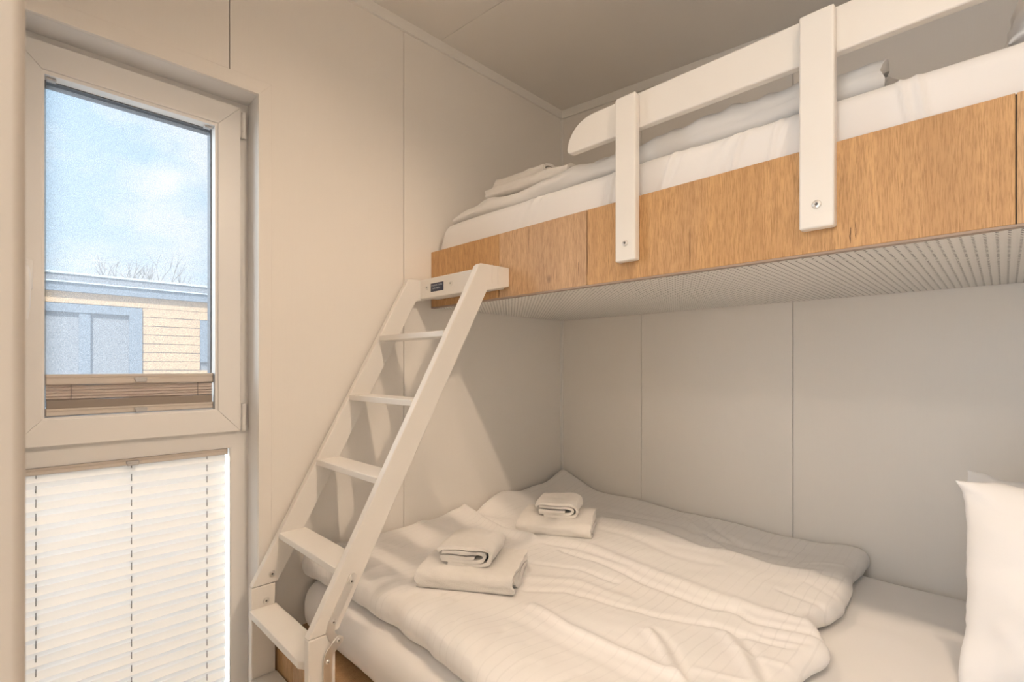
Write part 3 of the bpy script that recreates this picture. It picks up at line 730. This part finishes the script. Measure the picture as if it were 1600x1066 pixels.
hin = capsule_arm('hinge_arm', [(0.5935, H - 0.522), (0.540, H - 0.618), (0.5355, H - 0.634), (0.541, H - 0.650), (0.5555, H - 0.662)], 0.0215, hx + 0.0002, hx + 0.0035, ld)
bolt('bolt', (hx + 0.0035, 0.590, H - 0.530), (1, 0, 0), 0.0068, hin); bolt('bolt', (hx + 0.0035, 0.5435, H - 0.614), (1, 0, 0), 0.0068, hin)
hi2 = capsule_arm('hinge_arm', [(0.5565, H - 0.661), (0.544, H - 0.672), (0.5325, H - 0.684), (0.528, H - 0.700), (0.527, H - 0.80)], 0.0215, hx + 0.0036, hx + 0.0068, ld)
bolt('pivot', (hx + 0.0068, 0.5545, H - 0.6605), (1, 0, 0), 0.0055, hi2, True); bolt('rivet', (hx + 0.0068, 0.5275, H - 0.702), (1, 0, 0), 0.0058, hi2, True); bolt('rivet', (hx + 0.0068, 0.527, H - 0.785), (1, 0, 0), 0.0058, hi2, True)

# ================================================================== LOWER BED
BY = 0.556; BZ = H - 0.815; MT = H - 0.656
bb = thing('bed_base', (-0.54, 1.2, 0), 'oak boarded base under the lower bed mattress', 'bed base')
xs = [XC + 0.002] + [XC + 0.002 + 0.0745 * k for k in range(1, 27)] + [XR - 0.002]
for a, b in zip(xs, xs[1:]):
    box('front_board', a + 0.0005, b - 0.0005, BY, BY + 0.020, 0.0, BZ, 'oak', bb, 0.0008, 1)
box('platform', XC + 0.002, XR - 0.002, BY + 0.0205, YC - 0.002, 0.02, BZ - 0.0005, 'oak', bb)
V, F, nr = rounded_slab(-1.553, XR - 0.008, 0.618, YC - 0.008, BZ + 0.001, MT, 0.068, (90, 70, 3), 7)
topw = np.clip((V[:, 2] - BZ) / 0.1, 0, 1)
V[:, 2] += topw * (0.003 * fbm(V[:, 0] * 3, V[:, 1] * 3) + 0.0012 * fbm(V[:, 0] * 10, V[:, 1] * 22))
V[:, 1] += 0.004 * fbm(V[:, 0] * 2.5, V[:, 2] * 4)
lm = pyobj('mattress', V, F, 'sheet', None)
tag(lm, 'thick mattress in white fitted sheet on the lower bed', 'mattress')

# lower duvet, sculpted from the folds in the picture
fpx = 775.0; ct, st = math.cos(THETA), math.sin(THETA)
def on_z(u, v, z):              # a measured picture point put on a level plane (z relative to the eye)
    a = (u - 800) / fpx; b = -(v - 573.5) / fpx; t = z / b
    return (t * (-st + a * ct), t * (ct + a * st))
def px(*uv, z=-0.592): return [on_z(u, v, z) for u, v in uv]
V, F, nr = rounded_slab(-1.562, -0.300, 0.640, YC - 0.012, MT + 0.004, H - 0.592, 0.0295, (190, 190, 3), 6)
up = np.clip((V[:, 2] - (MT + 0.010)) / 0.045, 0, 1)
x, y = V[:, 0].copy(), V[:, 1].copy()
# outline: wavy front and right hems
V[:, 1] += np.clip((0.80 - y) / 0.16, 0, 1) * (0.012 * np.sin(x * 5 + 0.6) + 0.010 * fbm(x * 7, 0))
rt = np.clip((x + 0.50) / 0.2, 0, 1)
V[:, 0] += rt * (0.006 * np.sin(y * 5.2 + 2.2) + 0.008 * fbm(y * 8, 3) - 0.03 * np.exp(-((y - 1.36) / 0.05) ** 2) + 0.03 * np.exp(-((y - 1.22) / 0.06) ** 2))
# broad relief
x, y = V[:, 0].copy(), V[:, 1].copy()
V[:, 2] += up * (0.010 * fbm(x * 2.2 + 5, y * 2.6) + 0.004 * fbm(x * 7, y * 6 + 2))
V[:, 2] += up * 0.012 * np.exp(-((y - 0.70) / 0.06) ** 2)                              # plump front roll
V[:, 2] += up * 0.014 * np.exp(-((x + 0.36) / 0.06) ** 2) * np.clip((y - 1.45) / 0.2, 0, 1)   # turned-over right hem
# pushed up against the walls
wl_ = np.clip((-1.40 - x) / 0.15, 0, 1)
V[:, 2] += up * wl_ * (0.012 + 0.022 * np.exp(-((y - 1.25) / 0.06) ** 2) + 0.048 * np.exp(-((y - 1.50) / 0.11) ** 2) + 0.02 * np.exp(-((y - 1.7) / 0.08) ** 2) - 0.018 * np.exp(-((y - 1.34) / 0.03) ** 2))
V[:, 2] += up * 0.085 * np.exp(-(np.hypot(x + 1.575, y - 1.94) / 0.16) ** 1.3)
V[:, 2] += up * 0.010 * np.clip((y - 1.80) / 0.1, 0, 1)
C = lambda pts, h, w, s=False: crease(V, up, pts, h, w, s)
C(px((880, 860), (927, 874), (1005, 905), (1067, 927), (1111, 942), (1146, 946)), -0.007, 0.011)
C(px((880, 845), (930, 858), (1010, 888), (1075, 912), (1120, 930)), 0.007, 0.022)
C(px((820, 922), (885, 922), (960, 940), (1036, 956), (1105, 966)), -0.006, 0.010)
C(px((830, 905), (900, 908), (980, 930)), 0.005, 0.018)
C(px((1105, 964), (1155, 981), (1192, 992), (1233, 1003)), -0.006, 0.009)
C(px((1146, 946), (1177, 964), (1224, 977), (1290, 992)), -0.007, 0.009)
C(px((1150, 936), (1190, 950), (1240, 964), (1300, 978)), 0.008, 0.020)
C(px((832, 950), (885, 980), (942, 1006), (1005, 1032), (1060, 1062)), 0.009, 0.013)
C(px((800, 965), (870, 1000), (940, 1030), (1000, 1064)), -0.004, 0.020)
C(px((1014, 986), (1036, 1015), (1058, 1060)), 0.008, 0.012); C(px((1030, 984), (1052, 1012), (1075, 1060)), -0.006, 0.010)
C(px((1133, 983), (1155, 1012), (1178, 1060)), 0.009, 0.013); C(px((1152, 980), (1174, 1008), (1198, 1060)), -0.006, 0.010)
C(px((942, 811), (1020, 830), (1099, 858), (1130, 862), (1192, 880), (1271, 899)), 0.010, 0.020)
C(px((960, 800), (1060, 822), (1120, 842), (1220, 862)), -0.006, 0.022)
C(px((1070, 812), (1100, 838), (1130, 858)), 0.007, 0.014); C(px((1100, 812), (1130, 835), (1160, 850)), -0.005, 0.012)
C(px((900, 812), (980, 835), (1060, 868), (1120, 880)), -0.004, 0.02)
C(px((830, 880), (900, 888), (960, 905)), -0.005, 0.009)
C(px((711, 794), (745, 812), (784, 832), (830, 846)), 0.020, 0.022); C(px((727, 798), (760, 812), (800, 830)), -0.014, 0.016)
C(px((640, 818), (700, 832), (760, 850)), 0.006, 0.02); C(px((600, 850), (660, 862), (700, 880)), -0.005, 0.018)
C(px((850, 850), (900, 856), (980, 882)), -0.004, 0.012)
rs = np.random.RandomState(4)
for k in range(26):              # puckers along the front roll
    xx = -1.45 + 1.2 * k / 26 + rs.uniform(-.015, .015); l = rs.uniform(0.03, 0.10)
    C([(xx, 0.655), (xx - 0.02 + rs.uniform(-.03, .03), 0.675 + l)], rs.choice((-1, 1)) * rs.uniform(0.002, 0.005), rs.uniform(0.006, 0.011))
for k in range(10):              # puckers along the right hem
    yy = 0.75 + 1.1 * k / 10 + rs.uniform(-.03, .03)
    C([(-0.31, yy), (-0.36 - rs.uniform(0, .08), yy + rs.uniform(-.05, .05))], rs.choice((-1, 1)) * rs.uniform(0.002, 0.004), 0.009)
V[:, 2] = np.maximum(V[:, 2], MT + 0.004)
V[:, 0] = np.maximum(V[:, 0], XC + 0.006); V[:, 1] = np.minimum(V[:, 1], YC - 0.006)
ld_v = V.copy()
dv = pyobj('duvet', V, F, 'duvet', None)
tag(dv, 'rumpled white duvet with faint woven stripes spread over the lower bed', 'duvet', 'duvets')
def duvet_top(x, y, rad=0.09):
    d = np.hypot(ld_v[:, 0] - x, ld_v[:, 1] - y); k = d < rad; return float(np.percentile(ld_v[k, 2], 92))

# towels on the lower duvet, then on the upper one
z1 = duvet_top(-1.05, 0.91); z2 = duvet_top(-1.19, 1.41)
ROT = math.radians(33)
towel_stack((-1.052, 0.912), z1 - 0.004, ROT, ('under the small one nearest the ladder on the lower bed', 'on top of the large one nearest the ladder'), 1, hand_off=(-0.010, 0.012))
towel_stack((-1.172, 1.418), z2 - 0.004, math.radians(31), ('under the small one at the back of the lower bed', 'topping the pile at the back of the lower bed'), 5, hand_off=(0.004, 0.02))
towel('bath_towel', bath_paths(0.26, 0.036, 0.011), 0.0115, 0.37, (-1.20, 1.39, H + 0.624), math.pi / 2 + math.radians(4), 'large folded white towel under the small one on the upper bunk', 'folded white towels', 30, 11)
towel('hand_towel', hand_paths(0.15, 0.048, 0.009), 0.0095, 0.24, (-1.265, 1.375, H + 0.664), math.radians(-88), 'small folded white towel on top of the large one on the upper bunk', 'folded white towels', 24, 13)

# ------------------------------------------------------------------ pillows
def pillow(cx, cz, w, h, t, yface, lean, label, mat='pillow', n=44, seed=0, flat=None, rotz=0.0):
    """standing pillow: width along X, height along Z, thickness along Y; flat = lying on its side at (cx, cy, z)"""
    g = np.linspace(-1, 1, n + 1); U, W = np.meshgrid(g, g); V, F = [], []
    ease = lambda q: np.sign(q) * (1 - (1 - np.abs(q)) ** 1.5)
    u, v = ease(U), ease(W)
    px_ = u * w / 2 * (1 - 0.045 * (1 - np.abs(v) ** 3)); pz = v * h / 2 * (1 - 0.075 * (1 - u ** 2))
    prof = np.clip((1 - np.abs(u) ** 2.2) * (1 - np.abs(v) ** 2.2), 0, 1) ** 0.55
    wr = 0.010 * fbm(u * 3 + seed, v * 3) + 0.006 * fbm(u * 9, v * 5 + seed)
    edge = 0.010 * fbm(u * 4 + seed, v * 4 + 2) * (1 - prof)
    for s in (-1, 1):
        dy = s * (t / 2 * prof + 0.0015) + wr * prof + edge
        V.append(np.stack([px_ + 0.4 * edge, dy, pz + 0.5 * edge], -1).reshape(-1, 3))
    m = n + 1; A = np.concatenate(V)
    for s in (0, 1):
        o = s * m * m
        for i in range(n):
            for j in range(n):
                q = o + i * m + j; f = (q, q + 1, q + m + 1, q + m); F.append(f if s == 0 else f[::-1])
    o = m * m
    for j in range(n):
        for a, b in ((j, j + 1), (n * m + j + 1, n * m + j)): F.append((b, a, a + o, b + o))
        for a, b in (((j + 1) * m, j * m), (j * m + n, (j + 1) * m + n)): F.append((b, a, a + o, b + o))
    if flat is None:
        A[:, 1] += yface + t * 0.35 + lean * (A[:, 2]); A[:, 0] += cx; A[:, 2] += cz
    else:
        B = A.copy(); tl = flat[3]
        A[:, 0] = B[:, 0] * math.cos(tl) - B[:, 1] * math.sin(tl) + flat[0]; A[:, 1] = B[:, 2] + flat[1]; A[:, 2] = B[:, 0] * math.sin(tl) + B[:, 1] * math.cos(tl) + flat[2]
    return tag(pyobj('pillow', A, F, mat, None, 60), label, 'pillow', 'white pillows')
pillow(0.212, MT + 0.216, 0.560, 0.425, 0.16, 1.265, 0.20, 'white pillow standing at the right end of the lower bed, in front of another', seed=2)
pillow(0.212, MT + 0.214, 0.555, 0.400, 0.14, 1.455, 0.20, 'white pillow mostly hidden behind the front pillow on the lower bed', seed=9)
pillow(0, 0, 0.46, 0.52, 0.15, 0, 0, 'white pillow at the far right end of the upper bunk', flat=(0.120, 1.50, H + 0.768, math.radians(62)), seed=4)

# ================================================================== OUTSIDE THE WINDOW
gr = box('ground', -40, XC - 0.4, -20, 20, -0.35, -0.25, 'grass'); gr['kind'] = 'structure'
D = -9.0
hs = thing('house', (D - 2, 1.5, -0.25), 'timber clad house with flat grey roof edge seen through the window', 'house')
box('house_core', D - 4.0, D - 0.03, -6, 7, -0.25, H + 1.0, 'ext_grey2', hs)
bh = 0.131; z = H + 0.862; k = 0
box('cladding_board', D - 0.03, D + 0.002, -6, 7, H + 0.866, H + 1.03, 'clad', hs, 0.003, 1)
while z > H - 0.9:
    lo = z - bh + 0.008
    if z > H + 0.86 - 6.6 * bh and z < H + 0.87 - 0.9 * bh: spans = ((1.345, 2.08), (2.62, 7))
    else: spans = ((1.345, 7),)
    for a, b in spans: box('cladding_board', D - 0.03, D, a, b, lo, z, 'clad', hs, 0.003, 1)
    box('cladding_board', D - 0.03, D, -6, -1.4, lo, z, 'clad', hs, 0.003, 1)
    z -= bh
w1 = frame_prism('house_window', (-1.4, 1.34, H - 0.72, H + 0.858), (-1.25, 1.19, H - 0.60, H + 0.745), 'x', D - 0.05, D + 0.02, 'ext_grey', hs)
for a, b in ((-1.25, -0.05), (-0.05, 0.66), (0.72, 1.19)): box('pane', D - 0.05, D - 0.035, a, b, H - 0.60, H + 0.745, 'ext_glass', w1)
box('mullion', D - 0.05, D + 0.005, 0.64, 0.76, H - 0.60, H + 0.745, 'ext_grey', w1); box('mullion', D - 0.05, D + 0.005, -0.10, 0.0, H - 0.60, H + 0.745, 'ext_grey', w1)
w2 = frame_prism('house_window', (2.08, 2.62, H + 0.862 - 6 * bh, H + 0.862 - bh), (2.2, 2.5, H + 0.98 - 6 * bh, H + 0.742 - bh), 'x', D - 0.05, D + 0.02, 'ext_grey', hs)
box('pane', D - 0.05, D - 0.035, 2.2, 2.5, H + 0.98 - 6 * bh, H + 0.742 - bh, 'ext_glass', w2)
rf = box('roof_edge', D - 4.1, D + 0.07, -6.2, 7.2, H + 1.02, H + 1.135, 'ext_grey', hs)
box('roof_edge', D - 4.1, D + 0.09, -6.2, 7.2, H + 1.155, H + 1.245, 'ext_grey2', hs)
box('drip_strip', D - 4.1, D + 0.10, -6.2, 7.2, H + 1.136, H + 1.154, 'ext_light', hs); box('drip_strip', D - 4.1, D + 0.11, -6.2, 7.2, H + 1.246, H + 1.275, 'ext_light', hs)
def tree(x, y, h, seed, label):
    rnd = random.Random(seed); t = thing('bare_tree', (x, y, -0.25), label, 'tree', 'bare trees behind the house')
    bt = bmesh.new(); bb_ = bmesh.new()
    top = Vector((x, y, -0.25 + h * 0.45)); tube(bt, [(x, y, -0.25), (x + 0.05, y, h * 0.2), tuple(top)], [0.11, 0.09, 0.06], 7)
    def grow(p, d, l, r, n):
        q = p + d * l; mid = p + d * l * 0.5 + Vector((rnd.uniform(-1, 1), rnd.uniform(-1, 1), 0.3)) * l * 0.06
        tube(bb_, [p, mid, q], [r, r * 0.8, r * 0.55], 4, False)
        if n == 0: return
        for _ in range(3):
            e = (d + Vector((rnd.uniform(-.6, .6), rnd.uniform(-.6, .6), rnd.uniform(-.1, .5)))).normalized(); grow(q if _ else mid, e, l * rnd.uniform(.55, .8), r * 0.55, n - 1)
    for _ in range(4): grow(top, Vector((rnd.uniform(-.5, .5), rnd.uniform(-.5, .5), 1)).normalized(), h * 0.22, 0.035, 3)
    bobj('trunk', bt, 'bark', t); bobj('branches', bb_, 'bark', t)
tree(-15, 1.5, 4.0, 1, 'leftmost bare tree behind the timber clad house')
tree(-17.5, 2.9, 4.5, 2, 'middle bare tree behind the timber clad house')
tree(-15, 4.2, 4.2, 3, 'rightmost bare tree behind the timber clad house')
